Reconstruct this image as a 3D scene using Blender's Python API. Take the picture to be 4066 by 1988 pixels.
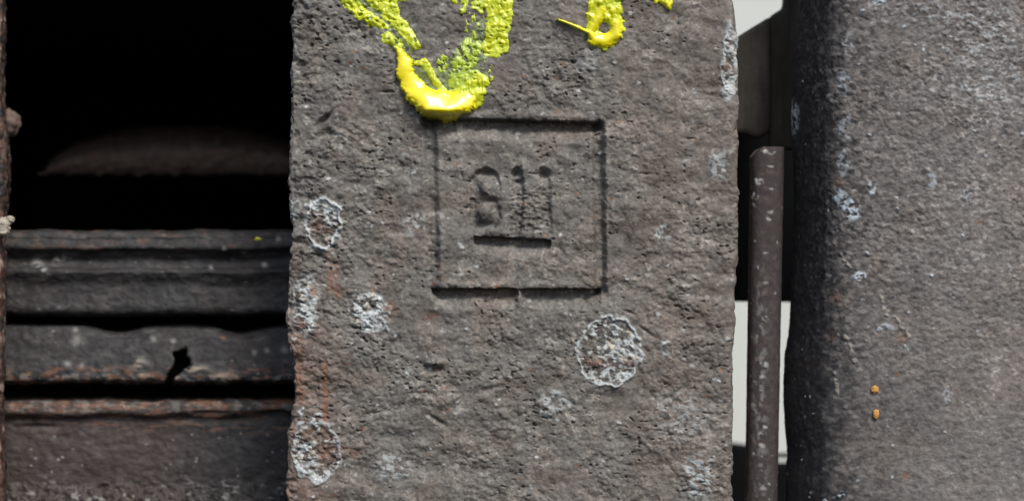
import bpy, math
import numpy as np

# ------------------------------------------------------------------ camera, world, sun, exposure
S = bpy.context.scene
for o in list(bpy.data.objects):
    bpy.data.objects.remove(o)
COL = S.collection
PX = 1.0e-4                 # metres on the front face of the casting for one photo pixel
CX, CY = 2033.0, 994.0
DIST = 0.60                 # camera to front face

cam_d = bpy.data.cameras.new('camera')
cam = bpy.data.objects.new('camera', cam_d)
COL.objects.link(cam)
cam.location = (0, -DIST, 0)
cam.rotation_euler = (math.radians(90), 0, 0)
cam_d.sensor_width = 36
cam_d.lens = 36 * DIST / (4066 * PX)
cam_d.clip_start = 0.02
cam_d.clip_end = 200
cam_d.dof.use_dof = True
cam_d.dof.focus_distance = DIST
cam_d.dof.aperture_fstop = 6.3
S.camera = cam

SUN_EL, SUN_AZ = math.radians(52), math.radians(28)     # azimuth: to the right of the viewer
world = bpy.data.worlds.new('World')
S.world = world
world.use_nodes = True
wn = world.node_tree
wn.nodes.clear()
w_out = wn.nodes.new('ShaderNodeOutputWorld')
w_bg = wn.nodes.new('ShaderNodeBackground')
w_sky = wn.nodes.new('ShaderNodeTexSky')
w_sky.sky_type = 'NISHITA'
w_sky.sun_disc = False
w_sky.sun_elevation = SUN_EL
w_sky.sun_rotation = math.pi - SUN_AZ
w_sky.air_density = 1.0
w_sky.dust_density = 4.0
w_sky.ozone_density = 1.0
w_bg.inputs['Strength'].default_value = 0.07
wn.links.new(w_sky.outputs[0], w_bg.inputs[0])
wn.links.new(w_bg.outputs[0], w_out.inputs[0])

sun_d = bpy.data.lights.new('sun', 'SUN')
sun_d.energy = 1.4
sun_d.angle = math.radians(18)
sun_d.color = (1.0, 0.95, 0.88)
sun = bpy.data.objects.new('sun', sun_d)
COL.objects.link(sun)
sun.location = (0.5, -1.0, 1.5)
_sx, _sy, _sz = math.sin(SUN_AZ) * math.cos(SUN_EL), -math.cos(SUN_AZ) * math.cos(SUN_EL), math.sin(SUN_EL)
import mathutils
sun.rotation_euler = mathutils.Vector((_sx, _sy, _sz)).to_track_quat('Z', 'Y').to_euler()

S.view_settings.view_transform = 'Standard'
S.view_settings.look = 'None'
S.view_settings.exposure = 1.0
S.view_settings.gamma = 1
S.view_settings.use_curve_mapping = False


# ------------------------------------------------------------------ numeric helpers
def wx(px, d=0.0):
    return (np.asarray(px, float) - CX) * PX * (DIST + d) / DIST


def wz(py, d=0.0):
    return (CY - np.asarray(py, float)) * PX * (DIST + d) / DIST


def hsh(ix, iy, seed):
    h = (ix.astype(np.int64) * 374761393 + iy.astype(np.int64) * 668265263 + seed * 362437) & 0xffffffff
    h = ((h ^ (h >> 13)) * 1274126177) & 0xffffffff
    h = ((h ^ (h >> 15)) * 2246822519) & 0xffffffff
    return ((h ^ (h >> 16)) & 0xffffff) / float(0x1000000)


def perlin(x, y, seed=0):
    x0 = np.floor(x); y0 = np.floor(y)
    fx = x - x0; fy = y - y0
    ux = fx * fx * fx * (fx * (fx * 6 - 15) + 10); uy = fy * fy * fy * (fy * (fy * 6 - 15) + 10)
    r = 0
    for i in (0, 1):
        for j in (0, 1):
            a = hsh(x0 + i, y0 + j, seed) * 2 * math.pi
            g = np.cos(a) * (fx - i) + np.sin(a) * (fy - j)
            r = r + g * (ux if i else 1 - ux) * (uy if j else 1 - uy)
    return r * 1.4


def fbm(x, y, octs=4, seed=0, gain=0.5):
    r = 0; a = 1.0
    for k in range(octs):
        r = r + a * perlin(x * 2 ** k + 17.3 * k, y * 2 ** k - 9.1 * k, seed + k * 7)
        a *= gain
    return r


def facet(x, y, seed=0):
    """nearest-cell flakes: (distance, offset from the cell centre x, y, two random numbers of the cell)"""
    x0 = np.floor(x); y0 = np.floor(y)
    best = np.full(x.shape, 9.0)
    dx = np.zeros(x.shape); dy = np.zeros(x.shape); cx = np.zeros(x.shape); cy = np.zeros(x.shape)
    for i in (-1, 0, 1):
        for j in (-1, 0, 1):
            gx = x0 + i; gy = y0 + j
            ax = x - gx - hsh(gx, gy, seed); ay = y - gy - hsh(gx, gy, seed + 1)
            d = ax * ax + ay * ay
            m = d < best
            best = np.where(m, d, best)
            dx = np.where(m, ax, dx); dy = np.where(m, ay, dy)
            cx = np.where(m, gx, cx); cy = np.where(m, gy, cy)
    return np.sqrt(best), dx, dy, hsh(cx, cy, seed + 2), hsh(cx, cy, seed + 3), hsh(cx, cy, seed + 4)


def sstep(a, b, x):
    t = np.clip((x - a) / (b - a), 0, 1)
    return t * t * (3 - 2 * t)


def flakes(u, v, cell, seed, tilt=0.6, step=0.5, ax=1.5, rot=0.15):
    """height in cell units and tint of a flaky crust; ax stretches the flakes sideways"""
    wu = u + 0.35 * cell * perlin(u / cell / 1.3, v / cell / 1.3, seed + 50)
    wv = v + 0.35 * cell * perlin(u / cell / 1.3 + 31, v / cell / 1.3, seed + 51)
    c, s = math.cos(rot), math.sin(rot)
    a = (c * wu - s * wv) / (cell * ax); b = (s * wu + c * wv) / cell
    d, dx, dy, r1, r2, r3 = facet(a, b, seed)
    h = (r1 - 0.5) * step + (dx * (r2 - 0.5) * ax + dy * (r3 - 0.5)) * 2 * tilt
    return h, r1, d


def pebbles(u, v, cell, seed, ax=1.1):
    """rounded grains, 0..1"""
    wu = u + 0.3 * cell * perlin(u / cell / 1.5, v / cell / 1.5, seed + 50)
    wv = v + 0.3 * cell * perlin(u / cell / 1.5 + 31, v / cell / 1.5, seed + 51)
    d, dx, dy, r1, r2, r3 = facet(wu / (cell * ax), wv / cell, seed)
    return np.clip(1 - (d / 0.75) ** 2, 0, 1) * (0.3 + 0.9 * r1 * r2 ** 0.5)


def in_poly(x, y, pts):
    c = np.zeros(x.shape, bool)
    for (x0, y0), (x1, y1) in zip(pts, pts[1:] + pts[:1]):
        if y0 != y1: c ^= ((y0 > y) != (y1 > y)) & (x < (x1 - x0) * (y - y0) / (y1 - y0) + x0)
    return c


def polyline_dist(x, y, pts):
    """distance to a polyline and the fraction along it"""
    best = np.full(x.shape, 1e9); fr = np.zeros(x.shape)
    n = len(pts) - 1
    for k in range(n):
        ax, ay = pts[k]; bx, by = pts[k + 1]
        vx, vy = bx - ax, by - ay
        L = vx * vx + vy * vy
        t = np.clip(((x - ax) * vx + (y - ay) * vy) / L, 0, 1)
        d = np.hypot(x - ax - t * vx, y - ay - t * vy)
        m = d < best
        best = np.where(m, d, best); fr = np.where(m, (k + t) / n, fr)
    return best, fr


# ------------------------------------------------------------------ object helpers
def tag(o, label=None, cat=None, group=None, kind=None):
    if label: o['label'] = label
    if cat: o['category'] = cat
    if group: o['group'] = group
    if kind: o['kind'] = kind
    return o


def thing(name, label, cat, loc, group=None):
    o = bpy.data.objects.new(name, None)
    o.empty_display_size = 0.02
    o.location = loc
    COL.objects.link(o)
    return tag(o, label, cat, group)


def mesh_obj(name, co, faces, material, parent=None, attrs=None, smooth=True):
    """co (n,3) world, faces (m,4) or (m,3)"""
    me = bpy.data.meshes.new(name)
    co = np.asarray(co, float)
    if parent is not None:
        p = parent; off = np.zeros(3)
        while p is not None:
            off += np.array(p.location); p = p.parent
        co = co - off
    faces = np.asarray(faces, np.int32)
    n, m, k = len(co), len(faces), faces.shape[1]
    me.vertices.add(n)
    me.vertices.foreach_set('co', co.astype(np.float32).ravel())
    me.loops.add(m * k)
    me.loops.foreach_set('vertex_index', faces.ravel())
    me.polygons.add(m)
    me.polygons.foreach_set('loop_start', np.arange(0, m * k, k, dtype=np.int32))
    me.polygons.foreach_set('loop_total', np.full(m, k, np.int32))
    me.polygons.foreach_set('use_smooth', np.full(m, bool(smooth)))
    me.update(calc_edges=True)
    for a, val in (attrs or {}).items():
        at = me.attributes.new(a, 'FLOAT', 'POINT')
        at.data.foreach_set('value', np.asarray(val, np.float32).ravel())
    me.materials.append(material)
    o = bpy.data.objects.new(name, me)
    COL.objects.link(o)
    if parent is not None: o.parent = parent
    return o


def grid_faces(nv, nu, flip=False):
    i = np.arange(nv * nu).reshape(nv, nu)
    a, b, c, d = i[:-1, :-1], i[:-1, 1:], i[1:, 1:], i[1:, :-1]
    f = np.stack([a, d, c, b] if not flip else [a, b, c, d], -1).reshape(-1, 4)
    return f


def sub_mesh(name, co, faces, sel, material, parent, attrs):
    f = faces[sel]
    used, inv = np.unique(f.ravel(), return_inverse=True)
    return mesh_obj(name, co[used], inv.reshape(-1, 4), material, parent, {k: v.ravel()[used] for k, v in attrs.items()})


def grid_normals(P):
    du = np.gradient(P, axis=1); dv = np.gradient(P, axis=0)
    n = np.cross(dv, du)
    n /= np.maximum(np.linalg.norm(n, axis=-1, keepdims=True), 1e-12)
    return n


# ------------------------------------------------------------------ materials
def mat_new(name):
    m = bpy.data.materials.new(name)
    m.use_nodes = True
    nt = m.node_tree
    nt.nodes.clear()
    out = nt.nodes.new('ShaderNodeOutputMaterial')
    b = nt.nodes.new('ShaderNodeBsdfPrincipled')
    nt.links.new(b.outputs[0], out.inputs[0])
    return m, nt, b


def nd_attr(nt, name):
    a = nt.nodes.new('ShaderNodeAttribute'); a.attribute_name = name
    return a.outputs['Fac']


def nd_noise(nt, scale, detail=3, rough=0.6, stretch=(1, 1, 1)):
    g = nt.nodes.new('ShaderNodeNewGeometry')
    mp = nt.nodes.new('ShaderNodeMapping'); mp.inputs['Scale'].default_value = stretch
    n = nt.nodes.new('ShaderNodeTexNoise')
    n.inputs['Scale'].default_value = scale; n.inputs['Detail'].default_value = detail; n.inputs['Roughness'].default_value = rough
    nt.links.new(g.outputs['Position'], mp.inputs[0]); nt.links.new(mp.outputs[0], n.inputs['Vector'])
    return n.outputs['Fac']


def nd_ramp(nt, fac, stops):
    r = nt.nodes.new('ShaderNodeValToRGB')
    el = r.color_ramp.elements
    while len(el) < len(stops): el.new(0.5)
    for e, (p, c) in zip(el, stops):
        e.position = p; e.color = (c[0], c[1], c[2], 1) if not np.isscalar(c) else (c, c, c, 1)
    nt.links.new(fac, r.inputs[0])
    return r.outputs[0]


def nd_mix(nt, fac, a, b, mode='MIX'):
    m = nt.nodes.new('ShaderNodeMix'); m.data_type = 'RGBA'; m.blend_type = mode
    for sock, val in ((m.inputs[0], fac), (m.inputs[6], a), (m.inputs[7], b)):
        if hasattr(val, 'links') or hasattr(val, 'is_output'): nt.links.new(val, sock)
        elif np.isscalar(val): sock.default_value = val
        else: sock.default_value = (*val, 1)
    return m.outputs[2]


def nd_bump(nt, bsdf, fac, strength, dist):
    b = nt.nodes.new('ShaderNodeBump')
    b.inputs['Strength'].default_value = strength; b.inputs['Distance'].default_value = dist
    nt.links.new(fac, b.inputs['Height']); nt.links.new(b.outputs[0], bsdf.inputs['Normal'])


def iron_material(name, tones, blotch, rough=0.72, spec=0.35, grain=1500, bump=0.25, lichen=(0.47, 0.52, 0.54), streaks=False):
    m, nt, b = mat_new(name)
    c = nd_ramp(nt, nd_attr(nt, 'tint'), tones)
    n1 = nd_noise(nt, 55, 4, 0.6)
    c = nd_mix(nt, nd_ramp(nt, n1, [(0.45, 0.0), (0.68, 0.6)]), c, nd_mix(nt, 1.0, c, blotch, 'MULTIPLY'))
    n2 = nd_noise(nt, grain, 2, 0.7, (0.6, 1, 1))
    c = nd_mix(nt, 0.5, c, nd_ramp(nt, n2, [(0.3, 0.35), (0.7, 0.7)]), 'OVERLAY')
    if streaks: c = nd_mix(nt, 0.8, c, nd_ramp(nt, nd_noise(nt, 200, 4, 0.6, (1, 1, 0.16)), [(0.3, 0.25), (0.7, 0.8)]), 'OVERLAY')
    ru = nd_mix(nt, nd_noise(nt, 500, 3), (0.13, 0.062, 0.040), (0.30, 0.145, 0.085))
    c = nd_mix(nt, nd_attr(nt, 'rust'), c, ru)
    c = nd_mix(nt, nd_attr(nt, 'edge_dark'), c, nd_mix(nt, nd_attr(nt, 'tint'), (0.012, 0.014, 0.018), (0.075, 0.075, 0.078)))
    li = nd_mix(nt, nd_attr(nt, 'warm'), lichen, (0.50, 0.44, 0.33))
    c = nd_mix(nt, nd_attr(nt, 'lichen'), c, li)
    nt.links.new(c, b.inputs['Base Color'])
    b.inputs['Roughness'].default_value = rough
    b.inputs['Specular IOR Level'].default_value = spec
    nd_bump(nt, b, n2, bump, 0.0004)
    return m


M_IRON = iron_material('rough_cast_iron', [(0.0, (0.050, 0.048, 0.045)), (0.30, (0.110, 0.107, 0.101)), (0.6, (0.162, 0.158, 0.149)), (1.0, (0.36, 0.355, 0.33))], (1.04, 0.89, 0.81))
M_PLATE = iron_material('speckled_steel_plate', [(0.0, (0.034, 0.033, 0.034)), (0.35, (0.110, 0.105, 0.104)), (0.7, (0.195, 0.187, 0.182)), (1.0, (0.42, 0.42, 0.42))], (1.04, 0.95, 0.88), lichen=(0.46, 0.54, 0.62))
M_SHADE_STEEL = iron_material('shade_dark_steel', [(0.0, (0.013, 0.0135, 0.015)), (0.5, (0.028, 0.029, 0.031)), (1.0, (0.072, 0.072, 0.074))], (1.25, 1.0, 0.9), rough=0.66, spec=0.4, grain=900)  # darker base puts the shade of the leaves' recess into the colour
M_ROD = iron_material('brown_rod_steel', [(0.0, (0.032, 0.028, 0.029)), (0.6, (0.056, 0.050, 0.051)), (1.0, (0.11, 0.105, 0.102))], (1.0, 0.90, 0.90), bump=0.3)
M_OLIVE = iron_material('olive_grey_steel', [(0.0, (0.020, 0.019, 0.016)), (0.6, (0.056, 0.052, 0.044)), (1.0, (0.095, 0.089, 0.076))], (0.50, 0.44, 0.36), bump=0.3, streaks=True)


def simple_material(name, a, b2, scale, rough=0.8, spec=0.2):
    m, nt, b = mat_new(name)
    n = nd_noise(nt, scale, 4)
    nt.links.new(nd_mix(nt, n, a, b2), b.inputs['Base Color'])
    b.inputs['Roughness'].default_value = rough; b.inputs['Specular IOR Level'].default_value = spec
    nd_bump(nt, b, n, 0.3, 0.001)
    return m


M_SHADE_BLACK = simple_material('shade_black', (0.006, 0.007, 0.008), (0.012, 0.013, 0.014), 60, 0.95, 0.05)  # near-black base puts deep shade of hollow, slots and beams into the colour
M_WALL = simple_material('pale_plaster', (0.58, 0.63, 0.615), (0.66, 0.70, 0.68), 6, 0.9, 0.2)


def paint_material():
    m, nt, b = mat_new('yellow_marking_paint')
    th = nd_attr(nt, 'film')                       # thin film lets the iron through: a greener, darker yellow
    c = nd_ramp(nt, th, [(0.0, (0.13, 0.16, 0.085)), (0.15, (0.20, 0.27, 0.07)), (0.38, (0.36, 0.50, 0.03)), (0.62, (0.58, 0.66, 0.012)), (1.0, (0.87, 0.77, 0.01))])
    nt.links.new(c, b.inputs['Base Color'])
    ro = nt.nodes.new('ShaderNodeMapRange')
    ro.inputs['From Min'].default_value = 0.2; ro.inputs['From Max'].default_value = 0.9
    ro.inputs['To Min'].default_value = 0.55; ro.inputs['To Max'].default_value = 0.29
    nt.links.new(th, ro.inputs['Value']); nt.links.new(ro.outputs[0], b.inputs['Roughness'])
    b.inputs['Specular IOR Level'].default_value = 0.9
    nd_bump(nt, b, nd_noise(nt, 500, 2), 0.12, 0.0004)
    return m


M_PAINT = paint_material()

# ------------------------------------------------------------------ pale wall far behind, seen through the gap
def box(name, x0, x1, y0, y1, z0, z1, material, parent=None):
    co = [(x, y, z) for x in (x0, x1) for y in (y0, y1) for z in (z0, z1)]
    f = [(0, 1, 3, 2), (4, 6, 7, 5), (0, 4, 5, 1), (2, 3, 7, 6), (0, 2, 6, 4), (1, 5, 7, 3)]
    return mesh_obj(name, co, f, material, parent, smooth=False)


wall = box('plaster_wall', -0.6, 1.6, 1.0, 1.1, -1.2, 0.9, M_WALL)
tag(wall, 'pale blank wall glimpsed white through the gap behind the thin rod', 'wall')


# ------------------------------------------------------------------ the cast iron block
def build_block():
    step = 3.0
    v = np.concatenate([np.arange(-900, -130, 14.0), np.arange(-130, 2120, step), np.arange(2124, 2900, 14.0)])
    yk = [-200, 0, 200, 400, 560, 700, 790, 850, 900, 980, 1060, 1130, 1200, 1280, 1340, 1420, 1500, 1560, 1640, 1720, 1800, 1900, 2000, 2200]
    xl = np.interp(v, yk, [1157, 1156, 1151, 1146, 1143, 1140, 1135, 1137, 1146, 1140, 1137, 1131, 1124, 1128, 1136, 1146, 1162, 1160, 1140, 1130, 1142, 1136, 1132, 1130])
    xr = np.interp(v, [-200, -60, 0, 60, 130, 300, 450, 640, 900, 1150, 1300, 1600, 2000, 2200], [2895, 2898, 2906, 2922, 2929, 2934, 2936, 2931, 2927, 2921, 2915, 2911, 2905, 2902])
    RL, RR, DEPTH = 22.0, 34.0, 620.0                      # corner radii, depth in photo pixels
    off = []                                              # (dx from edge, depth, side)
    side = np.linspace(DEPTH, RL, 40)[:-1]
    a = np.linspace(0, math.pi / 2, 13)
    lx = np.concatenate([np.zeros(len(side)), RL * (1 - np.cos(a))]); ly = np.concatenate([side, RL * (1 - np.sin(a))])
    side = np.linspace(DEPTH, RR, 40)[:-1]
    rx = np.concatenate([np.zeros(len(side)), RR * (1 - np.cos(a))])[::-1]; ry = np.concatenate([side, RR * (1 - np.sin(a))])[::-1]
    nm = int((2920 - 1140 - RL - RR) / step)
    t = np.linspace(0, 1, nm)[1:-1]
    nv = len(v)
    X = np.concatenate([xl[:, None] + lx[None], (xl + RL)[:, None] * (1 - t) + (xr - RR)[:, None] * t, xr[:, None] - rx[None]], 1)
    D = np.concatenate([np.broadcast_to(ly, (nv, len(ly))), np.zeros((nv, len(t))), np.broadcast_to(ry, (nv, len(ry)))], 1)
    V = np.broadcast_to(v[:, None], X.shape).copy()
    # coordinate running over the surface, for the noise
    arc = np.cumsum(np.hypot(np.diff(X, axis=1, prepend=X[:, :1]), np.diff(D, axis=1, prepend=D[:, :1])), axis=1)
    U = arc - arc[:, [len(lx)]] + X[:, [len(lx)]]
    base = np.stack([X, D, -V], -1)
    N = grid_normals(base); N = np.where((N[..., 1:2] > 0.2), -N, N)
    x, y = X, V

    # ---- relief, in photo pixels (positive = proud)
    roughm = 0.75 + 0.5 * fbm(U / 260, V / 260, 3, 400)
    roughm = np.clip(roughm, 0.35, 1.5)
    # smoother reddish zone on the right, rougher zone near the left edge and inside the mark
    roughm *= 1 - 0.35 * sstep(2450, 2650, x) * (1 - sstep(600, 1100, y))
    roughm *= 1 + 0.25 * (1 - sstep(1250, 1650, x))
    f1, t1, _ = flakes(U, V, 17, 11, 0.65, 0.55, 1.3, 0.14)
    f2, t2, _ = flakes(U, V, 34, 23, 0.5, 0.5, 1.25, 0.10)
    f3, t3, _ = flakes(U, V, 8.5, 37, 0.5, 0.6, 1.2, 0.2)
    h = 10 * fbm(U / 420, V / 420, 2, 1) + 9 * fbm(U / 130, V / 100, 2, 2)
    roughm *= 1 - 0.3 * (sstep(1720, 1745, x) * (1 - sstep(2340, 2370, x)) * sstep(500, 540, y) * (1 - sstep(1120, 1150, y)))
    calm = np.exp(-(((x - 1926) / 78) ** 4 + ((y - 792) / 130) ** 4)) + .7 * np.exp(-(((x - 2110) / 100) ** 4 + ((y - 715) / 45) ** 4))
    roughm *= 1 - 0.5 * np.clip(calm, 0, 1)
    h += roughm * (2.0 * f1 + 2.0 * f2 * sstep(0.0, 0.6, fbm(U / 150, V / 150, 2, 55)) + 1.4 * f3)
    h += roughm * (5.5 * pebbles(U, V, 19, 61) + 6.5 * pebbles(U, V, 32, 67) * sstep(-.3, .5, fbm(U / 120, V / 120, 2, 68)) + 4.0 * fbm(U / 56, V / 46, 3, 5))
    # sparse deep pits, wide and shallow-lipped above
    pit = sstep(0.40, 0.8, fbm(U / 26, V / 17, 2, 71) * (0.72 + 0.6 * fbm(U / 200, V / 200, 2, 72)))
    h -= 14 * pit * np.clip(roughm, 0, 1)
    # single scars
    def dent(cx, cy, ax, ay, dep, rot=0.0):
        c, s = math.cos(rot), math.sin(rot)
        a_ = ((x - cx) * c + (y - cy) * s) / ax; b_ = (-(x - cx) * s + (y - cy) * c) / ay
        return -dep * np.exp(-(a_ ** 2 + b_ ** 2))
    h += dent(1285, 475, 42, 9, 26, -0.72) + dent(1240, 560, 60, 26, 14, -0.5) + dent(1305, 530, 26, 16, 16)
    h += dent(1540, 365, 22, 5, 14, -0.1) + dent(1250, 470, 60, 60, 10)
    h += dent(1735, 1440, 34, 18, -26) + dent(1720, 1462, 40, 14, 14, -0.15)
    h += dent(1960, 1540, 60, 12, 9, -0.25) + dent(1735, 1668, 46, 9, 15, 0.55) + dent(1480, 1640, 50, 6, 10, -0.15) + dent(1445, 1655, 30, 5, 9, -0.2)
    h += dent(2560, 690, 24, 5, 8, 0.05) + dent(2500, 1240, 24, 6, 8, 0.35) + dent(2560, 1310, 30, 6, 9, 0.6)
    # left edge: eroded, stepping back
    h -= 12 * sstep(0.05, 0.6, fbm(U / 90, V / 70, 3, 91)) * (1 - sstep(1150, 1330, x))
    h -= 10 * (1 - sstep(1140, 1215, x))

    # ---- square outline cut round the mark
    wob = 5 * fbm(U / 60, V / 60, 3, 120)
    wob2 = 7 * fbm(U / 25, V / 25, 2, 121)
    def hgroove(xa, ya, xb, yb, dep, ramp, sharp=7):
        """sharp upper wall, floor, long lower ramp"""
        tt = (x - xa) / (xb - xa)
        yc = ya + (yb - ya) * np.clip(tt, 0, 1)
        q_ = y - yc
        soft = np.where(q_ < 24, 0.012, 0.012 + 0.09 * np.clip((q_ - 24) / 30, 0, 1))
        ends = sstep(-0.012, soft, tt) * (1 - sstep(1 - soft, 1.012, tt))
        q = y - yc + wob * 0.7 + wob2 * 0.35
        prof = sstep(0, sharp, q) * np.where(q < 24, 1.0, np.clip(1 - (q - 24) / ramp, 0, 1) ** 1.5)
        lip = np.exp(-((q + 14) / 16.0) ** 2) * 5
        return ends * (-dep * prof + lip * 1.0)
    def vgroove(xa, ya, xb, yb, dep, w):
        tt = (y - ya) / (yb - ya)
        xc = xa + (xb - xa) * np.clip(tt, 0, 1)
        ends = sstep(-0.01, 0.03, tt) * (1 - sstep(0.97, 1.01, tt))
        q = np.abs(x - xc + wob * 0.7 + wob2 * 0.3) / w
        return -ends * dep * (1 - sstep(0.25, 1.0, q))
    gt = hgroove(1672, 464, 2386, 483, 58, 70, 4)
    gb = hgroove(1716, 1142, 2384, 1144, 58, 66, 4)
    h = h + gt * (1 - 0.15 * sstep(0.1, 0.4, fbm(U / 40, V / 40, 2, 130))) + gb * (1 - 0.8 * np.exp(-((x - 2062 + wob2) / 15) ** 2))
    h += (vgroove(1706, 470, 1722, 1170, 20, 34) + vgroove(2374, 480, 2384, 1175, 34, 32)) * np.clip(1 - 0.3 * fbm(U / 90, V / 90, 2, 133), 0.5, 1.2)
    h += hgroove(1882, 934, 2186, 950, 44, 50, 4)
    inside = (x > 1715) & (x < 2370) & (y > 500) & (y < 1150)
    # worn characters
    def stroke(pts, w, dep):
        d, _ = polyline_dist(x + wob2 * 0.7, y + wob2 * 0.6, pts)
        return -dep * (1 - sstep(0.35 * w, w, d))
    ang = np.linspace(0, 2 * math.pi, 22)
    up = [(1928 + 42 * math.cos(q), 738 + 50 * math.sin(q)) for q in ang]
    lo = [(1924 + 44 * math.cos(q), 846 + 52 * math.sin(q)) for q in ang]
    s8 = np.minimum(stroke(up, 27, 17), stroke(lo, 28, 18)) + 12 * np.exp(-(((x - 1974) / 24) ** 2 + ((y - 745) / 30) ** 2))
    s8 = np.minimum(s8, stroke([(1880, 800), (1877, 850), (1886, 888)], 22, 22)); s8 = np.minimum(s8, stroke([(1888, 712), (1884, 768)], 20, 20))
    s8 = s8 + dent(1930, 688, 34, 12, 20) + dent(1953, 795, 26, 10, 22) + dent(1928, 890, 32, 10, 16) + dent(1934, 746, 24, 34, -15) + dent(1926, 842, 26, 32, -14)
    sA = stroke([(2052, 684), (2062, 760), (2048, 930)], 28, 17) + dent(2048, 690, 22, 12, 24) + dent(2062, 722, 18, 10, 14)
    sB = stroke([(2160, 684), (2168, 780), (2172, 920)], 27, 14) + dent(2158, 692, 26, 15, 32)
    mid = sstep(740, 790, y) * (1 - sstep(900, 945, y)) * sstep(2005, 2040, x) * (1 - sstep(2170, 2195, x))
    h += s8 + np.minimum(sA, sB) + mid * (-4 + 4 * f1 + 7 * fbm(U / 24, V / 16, 2, 140))

    # ---- crusts of pale lichen
    lich = np.zeros(x.shape); warm = np.zeros(x.shape); rust = np.zeros(x.shape); crust = np.zeros(x.shape)
    region = np.full(x.shape, 0, int)
    nwx = 16 * fbm(U / 50, V / 50, 3, 200); nwy = 16 * fbm(U / 50 + 40, V / 50, 3, 201)
    _, g1, gd = flakes(U, V, 12, 210, 0.5, 0.5, 1.9, -0.5)
    sp = fbm(U / 30, V / 22, 3, 215)
    big = fbm(U / 75, V / 60, 2, 218); rimh = np.zeros(x.shape)
    patches = [   # cx, cy, rx, ry, ring, fill, bias x, bias y
        (1282, 885, 72, 98, 1.0, 0.50, 0.2, -0.9),
        (1214, 1212, 50, 116, 0.35, 0.95, 0.8, 0.0),
        (1466, 1240, 84, 88, 0.15, 0.82, 0.5, 0.1),
        (2420, 1392, 128, 138, 0.9, 0.58, 0.65, 0.2),
        (1258, 1795, 92, 118, 0.6, 0.60, -0.65, 0.8),
        (2896, 240, 28, 140, 0.75, 0.65, 0.0, 0.0),
    ]
    for k, (cx, cy, rx_, ry_, ring, fill, bx, by) in enumerate(patches):
        dx = (x - cx + nwx) / rx_; dy = (y - cy + nwy) / ry_
        r = np.hypot(dx, dy)
        rim = np.exp(-((r - 0.98) / (5.5 / min(rx_, ry_) + 0.012)) ** 2) * sstep(-0.55, 0.1, sp + ring * 0.5) * ring
        dens = fill + 0.5 * (bx * dx + by * dy)
        body = (1 - sstep(0.9, 1.0, r)) * sstep(0.0, 0.30, dens - 0.50 + 0.70 * sp + 0.35 * (g1 - 0.5) + 0.35 * big) * (0.35 + 0.65 * sstep(.1, .6, t3))
        L = np.maximum(rim, body * 0.95)
        lich = np.maximum(lich, L); rimh = np.maximum(rimh, rim)
        inn = 1 - sstep(0.85, 1.05, r)
        crust = np.maximum(crust, inn)
        region = np.where(r < 1.12, k + 1, region)
        warm = np.maximum(warm, inn * 0.7 * sstep(0.2, 0.6, fbm(U / 36, V / 36, 2, 220 + k)))
    faint = [(2850, 655, 50, 70, .6), (1560, 1850, 90, 70, .55), (2195, 1600, 60, 70, .6), (2648, 1380, 26, 36, .9), (2770, 1900, 80, 110, .75), (2640, 920, 45, 40, .6), (1640, 880, 50, 60, .6), (1895, 1052, 14, 26, .95),
             (1830, 985, 14, 14, .9), (1165, 825, 34, 50, .85), (2700, 1650, 130, 120, .35), (1205, 1650, 22, 50, 1.0), (1250, 1660, 40, 18, .9), (2890, 340, 26, 50, 1.0), (2240, 1600, 40, 30, .6), (1530, 1310, 14, 26, .8), (2330, 250, 60, 60, .35), (1360, 560, 30, 50, .45)]
    for (cx, cy, rx_, ry_, a_) in faint:
        r = np.hypot((x - cx + nwx) / rx_, (y - cy + nwy) / ry_)
        lich = np.maximum(lich, a_ * (1 - sstep(0.5, 1.1, r)) * sstep(0.0, 0.35, 0.1 + sp + 0.5 * (g1 - 0.4)))
    # scattered pale chips all over
    _, c1, cd = flakes(U, V, 15, 230, 0.5, 0.5, 1.3, 0.2)
    lich = np.maximum(lich, 0.35 * (c1 > 0.98) * (1 - sstep(0.3, 0.55, cd)))
    lich = np.maximum(lich, 0.75 * (c1 > 0.996) * (1 - sstep(0.3, 0.5, cd)))
    h += lich * 2.2 * (0.4 + g1) + crust * 3.0 * (g1 - 0.5) + 6 * rimh
    # brown centres
    def blob(cx, cy, rx_, ry_): return np.exp(-(((x - cx + nwx * 0.5) / rx_) ** 2 + ((y - cy + nwy * 0.5) / ry_) ** 2))
    br = np.maximum.reduce([blob(1262, 890, 26, 34), blob(1300, 915, 34, 12) * 0.7, blob(1545, 1228, 24, 30), blob(2505, 1440, 26, 20), blob(2370, 1440, 60, 20) * 0.7, blob(1285, 1800, 40, 50) * 0.8, blob(1195, 1290, 24, 22), blob(2890, 265, 12, 30), blob(1240, 1160, 20, 30) * .8])
    br *= sstep(0.0, 0.6, 0.5 + 0.6 * sp + 0.3 * (g1 - .5))
    rust = np.maximum(rust, br * 0.85); lich *= 1 - 0.8 * np.clip(1.3 * br, 0, 1)
    # rust streaks running down near the left edge
    def streak(pts, w, a_):
        d, fr = polyline_dist(x + nwx * 0.4, y, pts)
        return a_ * (1 - sstep(0.1 * w, 1.2 * w, d)) * np.clip(0.85 + 0.35 * sp, 0, 1)
    rs = np.maximum.reduce([streak([(1180, 1340), (1186, 1480), (1200, 1600)], 30, 0.75), streak([(1292, 1440), (1290, 1560), (1292, 1690)], 16, 0.9), streak([(1325, 1060), (1310, 1130), (1345, 1165)], 30, 0.6),
                            streak([(1155, 1450), (1148, 1700), (1150, 1988)], 40, 0.4), streak([(1290, 1700), (1330, 1780), (1420, 1800)], 30, 0.45), streak([(1300, 960), (1310, 1050)], 24, 0.3), streak([(1750, 1100), (1745, 1050)], 26, 0.3), streak([(1700, 1260), (1730, 1250)], 20, .35)])
    rust = np.maximum(rust, rs * (1 - lich))
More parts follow.
